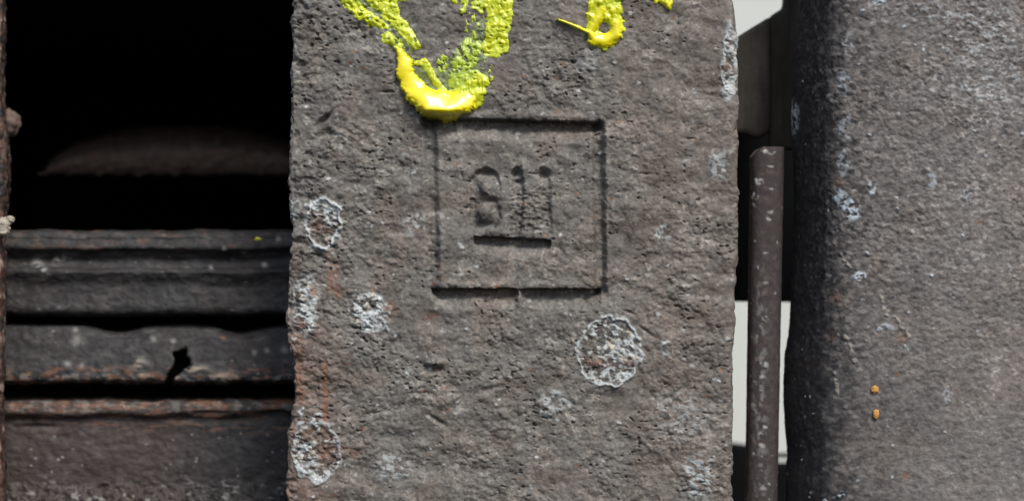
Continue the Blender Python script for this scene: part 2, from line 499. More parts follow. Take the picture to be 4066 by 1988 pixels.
    rust = np.maximum(rust, 0.10 * sstep(0.0, 0.9, fbm(U / 300, V / 240, 3, 250)))
    rust = np.maximum(rust, 0.42 * sstep(1420, 1180, x) * sstep(1000, 1450, y) * np.clip(.7 + .5 * sp, 0, 1) * (1 - lich))
    rust = np.maximum(rust, 0.10 * sstep(2380, 2560, x) * np.clip(.7 + .5 * sp, 0, 1) * (1 - lich))
    rust = np.maximum(rust, 0.8 * (c1 > 0.25) * (c1 < 0.254) * (cd < 0.4))
    
    # tint of each flake
    tint = 0.47 + 0.27 * (t1 - 0.5) + 0.14 * (t2 - 0.5) + 0.30 * (t3 - 0.5) + 0.16 * fbm(U / 240, V / 200, 3, 260) + 0.10 * fbm(U / 50, V / 40, 2, 261)
    tint += 0.15 * (c1 < 0.05) * (t3 - 0.3)
    tint -= 0.30 * crust * (sp + 0.4 * (t3 - .5) < 0.0)
    tint = np.clip(tint, 0, 1)

    P = base + N * h[..., None]
    co = np.stack([(P[..., 0] - CX) * PX, P[..., 1] * PX, (CY + P[..., 2]) * PX], -1)
    faces = grid_faces(*X.shape)
    attrs = dict(tint=tint, lichen=lich, warm=warm, rust=rust)

    root = thing('iron_casting', 'broad upright rough grey cast iron post with square cut mark and yellow paint drips', 'casting', (0, 0, wz(2890)))
    fx = x.ravel()[faces].mean(1); fy = y.ravel()[faces].mean(1)
    lab = np.zeros(len(faces), int)
    reg = region.ravel()[faces[:, 0]]
    lab[(fx > 1660) & (fx < 2425) & (fy > 445) & (fy < 1235)] = 20
    lab[(fx > 1872) & (fx < 1985) & (fy > 668) & (fy < 915)] = 21
    lab[(fx > 2018) & (fx < 2108) & (fy > 668) & (fy < 928)] = 22
    lab[(fx > 2108) & (fx < 2205) & (fy > 668) & (fy < 928)] = 23
    lab[(fx > 1872) & (fx < 2205) & (fy > 928) & (fy < 1000)] = 24
    lab = np.where((reg > 0) & (lab < 20), reg, lab)
    flat = co.reshape(-1, 3)
    body = sub_mesh('body', flat, faces, lab == 0, M_IRON, root, attrs)
    mark = sub_mesh('foundry_mark', flat, faces, lab == 20, M_IRON, root, attrs)
    mark['label'] = 'square cut outline around worn characters'
    for k, nme, tx in ((21, 'stamped_character', 'worn figure 8'), (22, 'stamped_character', 'worn upright stroke beside the 8'), (23, 'stamped_character', 'worn upright stroke with a deep hole at its top'), (24, 'underline', None)):
        o = sub_mesh(nme, flat, faces, lab == k, M_IRON, mark, attrs)
        if tx: o['label'] = tx
    pl = ['ring of pale lichen with a brown centre', 'narrow white lichen crust on the left edge', 'patchy white lichen with a brown spot at its right', 'large round lichen ring right below the square', 'pale green and brown lichen crust low on the left edge', 'long white lichen crust on the right edge']
    for k in range(6):
        o = sub_mesh('lichen_patch', flat, faces, lab == k + 1, M_IRON, root, attrs)
        o['label'] = pl[k]

    # ---- yellow paint lying on that relief
    nfront = (D < 20) & (y < 520)
    e1 = 9 * fbm(U / 26, V / 26, 3, 300)
    dry = fbm(U / 20, V / 30, 3, 310) + 0.035 * (roughm * (4.6 * f1 + 1.6 * f3))
    strokes = [   # stroke number, points, half widths along it, thickness, coverage (above 1.1 = solid), film
        (0, [(1330, -60), (1385, 5), (1425, 45), (1470, 78), (1535, 108)], [40, 28, 26, 26, 10], 6, 0.95, 0.58),
        (0, [(1440, -40), (1530, -6), (1610, -30)], [40, 24, 30], 8, 1.2, 0.60),
        (0, [(1480, -50), (1540, 30), (1565, 80), (1615, 130), (1655, 185)], [62, 40, 28, 26, 16], 6.5, 0.98, 0.56),
        (0, [(1420, 20), (1560, 120), (1612, 195)], [34, 36, 26], 2, 0.72, 0.06),
        (0, [(1535, 150), (1580, 175)], [22, 20], 7, 0.85, 0.5),
        (1, [(1588, 212), (1604, 245), (1610, 300), (1648, 365), (1712, 412), (1775, 424), (1850, 402), (1895, 345)], [16, 32, 38, 46, 60, 56, 46, 20], 34, 1.5, 1.0),
        (1, [(1820, 395), (1865, 385), (1905, 330)], [46, 54, 36], 17, 1.3, 0.58),
        (1, [(1570, 190), (1592, 215)], [8, 12], 9, 1.2, 0.7),
        (1, [(1650, 252), (1685, 250), (1712, 290), (1735, 335), (1762, 362)], [8, 18, 14, 13, 15], 9, 1.1, 0.6),
        (1, [(1690, 290), (1770, 350), (1880, 310)], [40, 46, 56], 2, 0.78, 0.06),
        (1, [(1830, 330), (1880, 320)], [44, 44], 7, 1.1, 0.42),
        (2, [(1975, -60), (1985, 60), (1962, 190)], [62, 50, 44], 6.5, 1.0, 0.58),
        (2, [(2005, 150), (2008, 205)], [16, 9], 8, 1.2, 0.62),
        (2, [(1900, -40), (1905, 20)], [46, 34], 6, 0.75, 0.5),
        (2, [(1845, 0), (1838, 50)], [16, 10], 6, 0.7, 0.5),
        (2, [(1950, 110), (1880, 200), (1810, 275)], [54, 62, 50], 2, 0.76, 0.06),
        (2, [(1880, 70), (1870, 150)], [26, 26], 4, 0.50, 0.4),
        (2, [(1870, 190), (1830, 290)], [42, 46], 6, 0.80, 0.36),
        (2, [(1760, 240), (1755, 268)], [20, 20], 6, 0.75, 0.40),
        (2, [(1945, 230), (1955, 330)], [26, 18], 6, 0.32, 0.45),
        (3, [(2395, -60), (2403, 40), (2402, 120), (2402, 150)], [66, 66, 76, 48], 12, 1.2, 0.64),
        (3, [(2402, 160), (2402, 196)], [52, 10], 11, 1.2, 0.66),
        (3, [(2340, 132), (2362, 160), (2402, 164), (2442, 140), (2448, 96)], [14, 28, 32, 30, 20], 19, 1.5, 0.95),
        (3, [(2388, 44), (2364, 96), (2340, 132)], [24, 22, 12], 16, 1.5, 0.85),
        (4, [(2212, 80), (2270, 102), (2342, 134)], [4, 7, 10], 16, 1.6, 1.0),
        (5, [(2600, -40), (2640, -8), (2656, 36)], [40, 34, 7], 13, 1.3, 0.8),
        (2, [(1795, -20), (1806, 8)], [16, 10], 7, 1.1, 0.6),
    ]
    T = np.full(x.shape, -5.0); film = np.zeros(x.shape); sid = np.zeros(x.shape, int)
    lumpy = 0.75 + 0.35 * perlin(U / 20, V / 26, 340) + 0.25 * perlin(U / 9, V / 40, 341)
    for (k, pts, ws, th, cov, fl) in strokes:
        d, fr = polyline_dist(x, y, pts)
        w = np.interp(fr, np.linspace(0, 1, len(ws)), ws)
        q0 = d / w
        q = q0 + e1 / w * np.clip(w / 30, 0.25, 1) * sstep(0.35, 0.9, q0)
        prof = np.clip(1 - q ** 2, -1, 1)
        thick = cov > 1.4
        prof = np.where(prof > 0, prof ** (0.75 if thick else 0.4), prof)
        gate = (cov - 0.62) * 1.6 + 0.8 * dry
        solid = cov > 1.1
        body = th * prof * (1.0 if thick else np.clip(lumpy, 0.3, 1.3))
        if th == 34: body = np.clip(prof, 0, 1) ** 0.5 * np.clip(13 + 0.07 * np.clip(y - 230, 0, 120) + 0.51 * np.clip(y - 352, 0, 90) - 0.17 * np.clip(x - 1760, -60, 150), 6, 90)   # sagging pool, fullest at its foot
        tt = np.where(prof > 0, body, -3)
        if not solid: tt = np.where((prof > 0) & (gate < 0), -3, tt * np.clip(0.5 + gate, 0.5, 1))
        if k == 3:
            hole = np.exp(-(((x - 2402 + e1 * .4) / 22) ** 2 + ((y - 116 + e1 * .4) / 25) ** 2))
            tt = tt - (26 if th == 12 else 14) * hole
        m = tt > T
        T = np.where(m, tt, T); sid = np.where(m, k, sid)
        film = np.where(m, fl * (1 if thick else np.clip(0.75 + 0.35 * lumpy + 0.25 * dry, 0.3, 1.2)), film)
    T = np.where(nfront, T, -5)
    hs = h.copy()
    for _ in range(60):                                      # thick paint levels the grain under it
        hp = np.pad(hs, 1, mode='edge')
        hs = (hp[:-2, 1:-1] + hp[2:, 1:-1] + hp[1:-1, :-2] + hp[1:-1, 2:] + 2 * hs) / 6
    k_ = np.clip((T - 9) / 9, 0, 1)
    hp_ = h * (1 - k_) + hs * k_
    Pp = base + N * (hp_ + T + 0.6)[..., None]
    cop = np.stack([(Pp[..., 0] - CX) * PX, Pp[..., 1] * PX, (CY + Pp[..., 2]) * PX], -1).reshape(-1, 3)
    keep = (T > 0).ravel()[faces].any(1)
    fs = sid.ravel()[faces[:, 0]]
    pn = ['broken yellow stroke running in from the upper left', 'thick yellow pool curving above the square', 'dry brushed yellow stroke down from the top', 'short yellow drip with a hole near its tip', 'thin yellow tail at the left of the short drip', 'small pointed yellow drip cut off by the top']
    lab_v = np.arange(len(cop))
    kf = faces[keep]
    while True:                                             # connected pieces of each stroke
        m = lab_v[kf].min(1)
        new = lab_v.copy()
        for c_ in range(4): np.minimum.at(new, kf[:, c_], m)
        new[kf.ravel()] = new[new[kf.ravel()]]
        if (new == lab_v).all(): break
        lab_v = new
    comp = lab_v[faces[:, 0]]
    specks = np.zeros(len(faces), bool)
    ids, cnt = np.unique(comp[keep], return_counts=True)
    for cid, n_ in zip(ids, cnt):
        mine = keep & (comp == cid)
        if n_ < 60:
            specks |= mine
            continue
        for k in np.unique(fs[mine]):
            sel = mine & (fs == k)
            if sel.sum() < 60: specks |= sel; continue
            o = sub_mesh('paint_stroke', cop, faces, sel, M_PAINT, root, dict(film=film))
            o['label'] = pn[k]
    if specks.any():
        o = sub_mesh('paint_speckle', cop, faces, specks, M_PAINT, root, dict(film=film))
        o['kind'] = 'stuff'; o['label'] = 'small specks of yellow paint caught on the grain'
    return root


build_block()


# ------------------------------------------------------------------ generic extruded sheets with relief
def sheet(px, dep, py, relief, attrs, name, material, parent, flip=False):
    """px, dep, py: (nv,nu) photo position and depth (photo px units) ; relief along the normal in px units; perspective handled per point"""
    base = np.stack([px, dep, -py], -1)
    N = grid_normals(base)
    if flip: N = -N
    P = base + N * relief[..., None]
    d = P[..., 1] * PX
    co = np.stack([wx(P[..., 0], dep * PX), d, wz(-P[..., 2], dep * PX)], -1).reshape(-1, 3)
    return mesh_obj(name, co, grid_faces(*px.shape), material, parent, attrs)


def resample(pts, step):
    pts = np.asarray(pts, float)
    L = np.concatenate([[0], np.cumsum(np.hypot(*np.diff(pts, axis=0).T))])
    s = np.arange(0, L[-1], step)
    return np.interp(s, L, pts[:, 0]), np.interp(s, L, pts[:, 1]), s


# ---- the right hand plate with its rounded, turned-away edge
def build_plate():
    step = 3.2
    prof = [(3176, 1100), (3166, 700), (3160, 420), (3172, 380), (3192, 335), (3222, 270), (3255, 206), (3284, 160), (3312, 132), (3350, 111), (3405, 99), (3520, 92), (3700, 84), (3900, 80), (4260, 80)]
    x1, d1, s1 = resample(prof, step)
    k = np.ones(9) / 9
    x1 = np.convolve(np.pad(x1, 4, mode='edge'), k, 'valid'); d1 = np.convolve(np.pad(d1, 4, mode='edge'), k, 'valid')
    far = np.arange(x1[-1] + 20, 5600, 20.0)
    x1 = np.append(x1, far); d1 = np.append(d1, np.full(len(far), d1[-1])); s1 = np.append(s1, s1[-1] + 20.0 * np.arange(1, len(far) + 1))
    v = np.concatenate([np.arange(-900, -130, 14.0), np.arange(-130, 2130, step), np.arange(2133, 2900, 14.0)])
    V, U = np.meshgrid(v, s1, indexing='ij')
    X = np.broadcast_to(x1, V.shape).copy(); D = np.broadcast_to(d1, V.shape).copy()
    edge = np.interp(v, [-150, 0, 200, 400, 600, 900, 1200, 1330, 1420, 1560, 1700, 1800, 1900, 2130], [18, 14, 0, -12, -10, -6, -18, -28, -44, -50, -44, -34, -44, -48])
    X += edge[:, None] * (1 - sstep(3180, 3360, X))
    face = sstep(3300, 3400, X)
    f1, t1, _ = flakes(U, V, 14, 511, 0.6, 0.55, 1.7, 0.08)
    f2, t2, _ = flakes(U, V, 8, 523, 0.6, 0.6, 1.6, 0.08)
    _, c1, cd = flakes(U, V, 14, 531, .5, .5, 1.3, .1)
    rm = np.clip(0.9 + 0.5 * fbm(U / 220, V / 260, 3, 540), 0.3, 1.5) * (0.55 + 0.45 * sstep(1750, 900, V) + 0.1)
    h = 7 * fbm(U / 300, V / 500, 2, 550) + rm * (0.9 * f1 + 1.0 * f2 + 3.6 * pebbles(U, V, 17, 553) + 3.6 * pebbles(U, V, 30, 554) + 2.0 * fbm(U / 56, V / 50, 3, 551))
    h *= 0.55 + 0.45 * face
    h += 2.5 * fbm(U / 60, V / 90, 3, 552) * (1 - face)
    sp = fbm(U / 34, V / 26, 3, 560)
    nwx = 14 * fbm(U / 50, V / 50, 3, 561)
    lich = np.zeros(X.shape); warm = np.zeros(X.shape); rust = np.zeros(X.shape)
    for (cx, cy, rx, ry, a_) in [(3152, 470, 26, 85, 1.0), (3380, 830, 42, 55, .9), (3340, 790, 30, 40, .7), (3410, 1095, 34, 24, .95), (3440, 1015, 16, 20, .8), (3490, 10, 34, 24, .9), (3460, 730, 20, 26, .8), (3455, 760, 14, 12, .8), (3344, 1965, 18, 18, 1),
                           (3500, 1300, 60, 14, .6), (3590, 1380, 20, 10, .8), (3700, 720, 24, 40, .45), (3840, 760, 14, 60, .5), (3286, 2000, 20, 12, .8), (3760, 1570, 20, 40, .5), (3345, 330, 34, 60, .45), (3370, 180, 26, 60, .4), (3355, 500, 30, 60, .45), (3345, 650, 26, 70, .4)]:
        r = np.hypot((X - cx + nwx) / rx, (V - cy + nwx) / ry)
        lich = np.maximum(lich, a_ * (1 - sstep(0.5, 1.1, r)) * sstep(-0.1, 0.25, 0.12 + sp + .5 * (t2 - .5)))
    chips = (c1 > 0.975) * (1 - sstep(0.3, 0.5, cd))
    lich = np.maximum(lich, 0.3 * chips * sstep(-0.2, 0.3, fbm(U / 150, V / 150, 2, 570)))
    lich = np.maximum(lich, 0.7 * (c1 > 0.996) * (1 - sstep(0.25, 0.45, cd)))
    warm = 1.0 * (c1 > 0.984) * (V > 900) * (hsh(np.floor(U / 60), np.floor(V / 60), 9) > 0.5)
    # pale root-like trails
    for pts in ([(3340, 1010), (3365, 1050), (3385, 1070)], [(3500, 1170), (3515, 1245), (3560, 1265), (3590, 1310), (3605, 1340)], [(3330, 1325), (3375, 1345), (3385, 1410), (3410, 1470)], [(3315, 1480), (3325, 1560)], [(3770, 1530), (3755, 1580)]):
        d, fr = polyline_dist(X + nwx * .6, V, pts)
        m = (1 - sstep(3, 11, d)) * sstep(-0.2, 0.2, sp)
        lich = np.maximum(lich, 0.42 * m); warm = np.maximum(warm, m * (V > 900)); h = h + 2.5 * m
    for (cx, cy, r_, a_) in [(3562, 1484, 9, .7), (3212, 1440, 16, .7), (3595, 1885, 14, .8), (3170, 1880, 18, .7), (3890, 880, 12, .6), (3580, 1345, 16, .5), (3320, 1180, 24, .5), (3330, 720, 26, .4), (3310, 1330, 20, .5), (3648, 1115, 0.1, 0)]:
        rust = np.maximum(rust, a_ * np.exp(-((X - cx) ** 2 + (V - cy) ** 2) / max(r_, 1) ** 2))
    con = 0.75 + 0.4 * sstep(1700, 700, V)
    tint = 0.46 + con * (0.23 * (t1 - .5) + 0.30 * (t2 - .5)) + 0.12 * fbm(U / 220, V / 220, 3, 580) + 0.14 * fbm(U / 44, V / 34, 3, 581)
    tint += 0.10 * sstep(3500, 3950, X) - 0.09 * np.exp(-((X - 3480) / 140) ** 2) * sstep(1300, 1600, V)
    pale = np.exp(-((X - 3920) / 170) ** 2 - ((V - 240) / 230) ** 2) + .6 * np.exp(-((X - 3700) / 260) ** 2 - ((V - 40) / 60) ** 2)
    lich = np.maximum(lich, 0.30 * sstep(.45, .8, .5 * t1 + .5 * t2) * sstep(0.1, 0.8, pale + 0.4 * sp))
    # darker, cooler colour towards the left edge, broken up by noise
    edge_dark = 1 - sstep(3190, 3480, X + 70 * fbm(U / 45, V / 45, 3, 590) + 140 * (t1 - .5))
    tint = tint * (1 - 0.45 * edge_dark)
    root = thing('side_plate', 'wide grey speckled steel plate with rounded dark left edge, right of the thin rod', 'plate', (wx(3600, .01), 0.01, wz(2890)))
    h = h + 4 * lich
    sheet(X, D, V, h, dict(tint=np.clip(tint, 0, 1), lichen=lich, warm=np.clip(warm, 0, 1), rust=rust, edge_dark=edge_dark * .9), 'body', M_PLATE, root)
    return root


plate = build_plate()


def lump(name, cx, cy, dep, r, seed, material, parent, sq=(1, .5, 1), attrs=None, n=18):
    """small rough nodule, depth in metres"""
    th = np.linspace(0, math.pi, n); ph = np.linspace(0, 2 * math.pi, 2 * n)
    T, Pn = np.meshgrid(th, ph, indexing='ij')
    rr = r * (1 + 0.3 * perlin(T * 2.2 + seed, np.sin(Pn) * 1.7, seed) + 0.2 * perlin(T * 5, np.cos(Pn) * 4 + seed, seed + 3))
    rr[:, -1] = rr[:, 0]; rr[0] = rr[0, 0]; rr[-1] = rr[-1, 0]
    X = rr * np.sin(T) * np.cos(Pn) * sq[0]; Y = rr * np.sin(T) * np.sin(Pn) * sq[1]; Z = rr * np.cos(T) * sq[2]
    s = PX * (DIST + dep) / DIST
    co = np.stack([wx(cx, dep) + X * s, dep + Y * s, wz(cy, dep) + Z * s], -1).reshape(-1, 3)
    at = dict(tint=np.full(len(co), .5), lichen=np.zeros(len(co)), warm=np.zeros(len(co)), rust=np.zeros(len(co)))
    for k, val in (attrs or {}).items(): at[k][:] = val
    return mesh_obj(name, co, grid_faces(n, 2 * n), material, parent, at)


M_OCHRE = simple_material('ochre_rust', (0.40, 0.15, 0.03), (0.66, 0.42, 0.14), 500, 0.7)
o = lump('rust_nodule', 3474, 1545, .0085, 15, 3, M_OCHRE, plate, (1, .22, .95)); o['label'] = 'upper ochre rust nodule'
o = lump('rust_nodule', 3479, 1643, .0085, 14, 8, M_OCHRE, plate, (0.85, .25, 1.3)); o['label'] = 'lower orange rust nodule'


# ---- the thin rod
def build_rod():
    dep = 0.040
    v = np.concatenate([np.linspace(586, 640, 28), np.arange(643, 2900, 4.0)])
    n = 80
    a = np.linspace(0, 2 * math.pi, n)
    V, A = np.meshgrid(v, a, indexing='ij')
    xc = np.interp(v, [586, 1988], [3046, 3022]); hw = np.interp(v, [586, 1988], [66, 63])
    # flattened round section
    cx_, sy_ = np.cos(A), np.sin(A)
    px_ = np.sign(cx_) * np.abs(cx_) ** 0.8; py_ = np.sign(sy_) * np.abs(sy_) ** 0.75
    X = xc[:, None] + hw[:, None] * px_
    Dd = dep / PX + 58 * py_
    # rounded shoulder at the left of the top
    cut = np.clip((3046 - 18 - X) / 50, 0, 1) ** 2 * 44
    Vt = np.where(V < 700, V + cut * np.clip(1 - (V - 586) / 110, 0, 1), V)
    U = A * 63
    f1, t1, _ = flakes(U, V, 12, 611, .5, .5, 1.0, 0)
    sp = fbm(U / 22, V / 26, 3, 620)
    h = 0.9 * f1 + 0.7 * fbm(U / 30, V / 60, 3, 621)
    lich = np.zeros(X.shape)
    for (cx, cy, r_, a_) in [(3030, 602, 18, .9), (3052, 615, 10, .8), (3006, 725, 20, .9), (2990, 780, 20, .9), (2996, 815, 12, .9), (3050, 775, 10, .7), (3050, 840, 16, .7), (3045, 870, 14, .7), (3030, 1265, 16, .7), (3052, 1245, 8, .8), (3030, 1445, 16, .9), (3018, 1490, 14, .8), (2990, 1500, 20, .4), (3020, 1720, 20, .7), (3016, 1770, 20, .7), (3022, 1800, 12, .7), (3030, 1690, 12, .8), (2985, 1620, 30, .35), (3020, 1930, 20, .5), (3035, 1040, 8, .7), (3030, 1120, 12, .5)]:
        r = np.hypot(X - cx + 6 * sp, V - cy + 6 * sp) / r_
        lich = np.maximum(lich, a_ * (1 - sstep(.45, 1.0, r)) * sstep(-.1, .25, sp + .5 * (t1 - .5)) * (sy_ < 0))
    lich = np.maximum(lich, .26 * np.exp(-((X - 3012 + 8 * sp) / 26) ** 2) * sstep(.05, .4, fbm(U / 20, V / 40, 3, 622)) * sstep(900, 1300, V) * (sy_ < 0))
    _, c1, cd = flakes(U, V, 12, 640, .5, .5, 1.0, 0)
    lich = np.maximum(lich, .6 * (c1 > .985) * (1 - sstep(.3, .5, cd)))
    tint = np.clip(.5 + .3 * (t1 - .5) + .2 * sp, 0, 1)
    root = thing('steel_rod', 'thin upright brown steel rod with pale specks standing in the gap', 'rod', (wx(3022, dep), dep, wz(2130, dep)))
    base = np.stack([X, Dd, -Vt], -1)
    nrm = np.stack([px_, py_, 0 * px_], -1); nrm /= np.linalg.norm(nrm, axis=-1, keepdims=True)
    P = base + nrm * (h + 2 * lich)[..., None]
    P[:, -1] = P[:, 0]
    s = (DIST + dep) / DIST * PX
    co = np.stack([(P[..., 0] - CX) * s, dep + (P[..., 1] - dep / PX) * s, (CY + P[..., 2]) * s], -1).reshape(-1, 3)
    at = dict(tint=tint, lichen=lich, warm=0 * tint + .2, rust=np.clip(.14 * sp, 0, .2))
    mesh_obj('shaft', co, grid_faces(*X.shape, flip=True), M_ROD, root, at)
    ring = co[:n - 1]
    top = np.vstack([ring + np.array([0, 0, 0.00001]), ring.mean(0) + np.array([0, 0, 0.0008])])
    f = [(i, (i + 1) % (n - 1), n - 1) for i in range(n - 1)]
    z = np.zeros(len(top))
    mesh_obj('rod_end', top, f, M_ROD, root, dict(tint=z + .6, lichen=z, warm=z, rust=z))


build_rod()


# ---- prisms from a photo outline, with depth
def prism(name, outline, d0, d1, material, parent, bevel=0.0015, tint=.5):
    import bmesh
    bm = bmesh.new()
    off = np.zeros(3); p = parent
    while p is not None:
        off += np.array(p.location); p = p.parent
    vs = [bm.verts.new((float(wx(px, d0)) - off[0], d0 - off[1], float(wz(py, d0)) - off[2])) for px, py in outline]
    f = bm.faces.new(vs)
    r = bmesh.ops.extrude_face_region(bm, geom=[f])
    for e in r['geom']:
        if isinstance(e, bmesh.types.BMVert): e.co.y += d1 - d0
    bmesh.ops.recalc_face_normals(bm, faces=bm.faces)
    if bevel: bmesh.ops.bevel(bm, geom=list(bm.edges), offset=bevel, segments=2, affect='EDGES', profile=.5)
    me = bpy.data.meshes.new(name); bm.to_mesh(me); bm.free()
    a = me.attributes.new('tint', 'FLOAT', 'POINT')
    a.data.foreach_set('value', np.full(len(me.vertices), tint, np.float32))
    for k in ('lichen', 'warm', 'rust'): me.attributes.new(k, 'FLOAT', 'POINT')
    me.materials.append(material)
    o = bpy.data.objects.new(name, me); COL.objects.link(o); o.parent = parent
    return o


br = thing('steel_bracket', 'dim olive grey bracket with slanted top behind the gap, above the rod', 'bracket', (wx(3050, .075), 0.075, wz(600, .075)))
prism('flange', [(2860, 188), (3062, 62), (3062, 520), (3040, 540), (3000, 548), (2960, 528), (2860, 528)], .075, .083, M_OLIVE, br, .002, .7)
prism('web', [(3058, 64), (3112, 30), (3128, -140), (3300, -140), (3300, 600), (3058, 590)], .084, .091, M_OLIVE, br, .0015, .8)

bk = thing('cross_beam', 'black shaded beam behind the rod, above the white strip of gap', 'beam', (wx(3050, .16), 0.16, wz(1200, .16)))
prism('beam_body', [(2780, 470), (3320, 470), (3320, 1201), (2780, 1196)], .14, .24, M_SHADE_BLACK, bk, .001)
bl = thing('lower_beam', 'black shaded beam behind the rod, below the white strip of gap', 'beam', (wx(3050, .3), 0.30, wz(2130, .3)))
prism('beam_body', [(2780, 1742), (2975, 1772), (3040, 1800), (3060, 1842), (3320, 1842), (3320, 2300), (2780, 2300)], .30, .312, M_SHADE_BLACK, bl, .002)
prism('beam_lip', [(3040, 1806), (3320, 1806), (3320, 1816), (3040, 1816)], .30, .312, M_SHADE_BLACK, bl, .0005)


# ---- the stacked leaves at the left
def build_leaves():
    root = thing('leaf_spring', 'stack of three shade-darkened steel leaves lying across the opening at the left', 'spring', (wx(500, .07), 0.07, wz(2150, .07)))
    step = 4.0
    x = np.arange(-160, 1330, step)
    specs = [
        ([(1000, 1500), (926, 1300), (918, 1060), (919, 760), (925, 735), (945, 718), (951, 728), (957, 714), (984, 700), (1000, 730), (1030, 752), (1060, 735), (1076, 690), (1096, 700), (1130, 715), (1225, 690), (1244, 700), (1254, 740), (1262, 1300)], 701, 'top leaf with a ribbed upper edge'),
        ([(1280, 1300), (1292, 760), (1302, 715), (1330, 695), (1400, 670), (1480, 640), (1508, 640), (1520, 690), (1524, 1300)], 702, 'middle leaf with a dark notch in its rusty lower edge'),
        ([(1575, 1300), (1584, 740), (1592, 690), (1612, 668), (1640, 660), (1660, 690), (1720, 680), (1850, 650), (1930, 640), (1990, 600), (2150, 580), (2700, 575)], 703, 'lowest and deepest leaf with a rusty top edge'),
    ]
    for pts, seed, lb in specs:
        py, dp, s = resample([(a, b) for a, b in pts], step)
        kk = np.ones(7) / 7
        dp = np.convolve(np.pad(dp, 3, mode='edge'), kk, 'valid')
        V, X = np.meshgrid(py, x, indexing='ij')
        Dp = np.broadcast_to(dp[:, None], V.shape).copy()
        Sv = np.broadcast_to(s[:, None], V.shape)
        h = 5 * fbm(X / 400, Sv / 200, 2, seed) + 3.2 * fbm(X / 80, Sv / 50, 3, seed + 1) + 2.5 * pebbles(X, Sv, 24, seed + 11)
        f1, t1, _ = flakes(X, Sv, 16, seed + 2, .5, .5, 1.6, 0.1)
        f2, t2, _ = flakes(X, Sv, 30, seed + 3, .5, .5, 1.6, 0.0)
        h += 1.5 * f1 + 2 * f2 * sstep(0, .5, fbm(X / 120, Sv / 90, 2, seed + 4))
        sp = fbm(X / 60, V / 22, 3, seed + 5)
        rust = np.zeros(X.shape); lich = np.zeros(X.shape); warm = np.zeros(X.shape) + .3
        wob = 8 * fbm(X / 170, V / 400, 3, seed + 6)
        tint = .42 + .30 * (t1 - .5) + .2 * (t2 - .5) + .22 * fbm(X / 160, Sv / 60, 2, seed + 7) + .28 * fbm(X / 46, Sv / 34, 3, seed + 8)
        Vw = V + wob * .5
        if seed == 701:
            for (cx, cy, r_) in [(150, 1045, 20), (225, 1030, 14), (265, 1020, 14), (175, 1080, 14), (890, 985, 8), (970, 990, 9), (1105, 950, 9), (840, 1060, 8), (1050, 1050, 10)]:
                lich = np.maximum(lich, .65 * np.exp(-((X - cx) ** 2 + (V - cy) ** 2) / r_ ** 2) * sstep(-.3, .1, sp))
            rust = np.maximum(rust, .22 * sstep(.25, .7, sp) * (1 - sstep(985, 1010, V)))
        if seed == 702:
            for cx, cy, ax, ay, d in [(470, 1300, 90, 34, 90), (960, 1300, 90, 36, 90)]:
                g = np.exp(-((X - cx) / ax) ** 2 - ((V - cy) / ay) ** 2)
                Vw += 30 * g * (V < 1400)
            poly = [(688, 1400), (742, 1378), (750, 1420), (766, 1452), (722, 1478), (698, 1502), (682, 1530), (650, 1530), (664, 1490), (690, 1448)]
            notch = in_poly(X + 5 * fbm(X / 24, V / 24, 2, 741), V + 5 * fbm(X / 24, V / 24, 2, 742), poly).astype(float)
            Dp += 420 * notch
            rust = np.maximum(rust, .55 * sstep(1450, 1500, V + 22 * sp) * sstep(-.15, .35, sp))
            lich = np.maximum(lich, .25 * sstep(1470, 1500, V) * sstep(.1, .4, fbm(X / 40, V / 20, 3, 730)))
            for (cx, cy, rx, ry) in [(780, 1470, 45, 22), (880, 1500, 40, 18), (550, 1450, 30, 26), (560, 1490, 20, 18)]:
                g = np.exp(-((X - cx) / rx) ** 2 - ((V - cy) / ry) ** 2)
                h += 16 * g; warm = np.maximum(warm, g); lich = np.maximum(lich, .42 * g * sstep(-.3, .1, sp))
            for (cx, cy, r_) in [(305, 1350, 18), (300, 1310, 10), (610, 1345, 12), (270, 1445, 14), (325, 1450, 8), (1010, 1400, 10), (1130, 1390, 14), (1060, 1390, 10), (690, 1355, 10)]:
                lich = np.maximum(lich, .35 * np.exp(-((X - cx) ** 2 + (V - cy) ** 2) / r_ ** 2))
            rust = np.maximum(rust, np.exp(-((X - 885) ** 2 + (V - 1332) ** 2) / 9 ** 2))
        if seed == 703:
            rust = np.maximum(rust, .6 * (1 - sstep(1620, 1690, V + 40 * sp)) * sstep(-.2, .5, sp + .5 * fbm(X / 130, V / 90, 2, 732)))
            lich = np.maximum(lich, .14 * (1 - sstep(1630, 1660, V)) * sstep(.05, .4, fbm(X / 40, V / 20, 3, 731)))
            rust = np.maximum(rust, .08 * (1 - sstep(500, 1000, X)))
            tint -= .10
            rust = np.maximum(rust, .45 * sstep(.15, .5, fbm(X / 130, V / 18, 3, 777)) * (1 - sstep(1680, 1740, V)))
            for cx, cy, ax, ay, d in [(840, 1640, 60, 8, 30), (1090, 1645, 90, 14, 34), (150, 1690, 70, 10, 16)]:
                h -= d * np.exp(-((X - cx) / ax) ** 2 - ((V - cy) / ay) ** 2)
            low = sstep(1880, 1960, V + 30 * fbm(X / 120, V / 80, 3, 790))
            f4, t4, d4 = flakes(X, Sv, 34, 791, .5, .7, 1.2, .3)
            h += low * (12 * (1 - sstep(.2, .7, d4)) * t4 + 10 * fbm(X / 30, V / 24, 3, 793))
            lich = np.maximum(lich, low * .30 * sstep(.2, .6, fbm(X / 40, V / 24, 3, 792)) * (t4 > .45))
            _, c4, cd4 = flakes(X, Sv, 14, 795, .5, .5, 1.2, .2)
            lich = np.maximum(lich, .5 * (c4 > .965) * (1 - sstep(.15, .4, cd4)) * sstep(.0, .4, fbm(X / 160, V / 160, 2, 796) + .25 * sstep(800, 1000, X)))
            tint += .12 * (1 - sstep(300, 800, X))
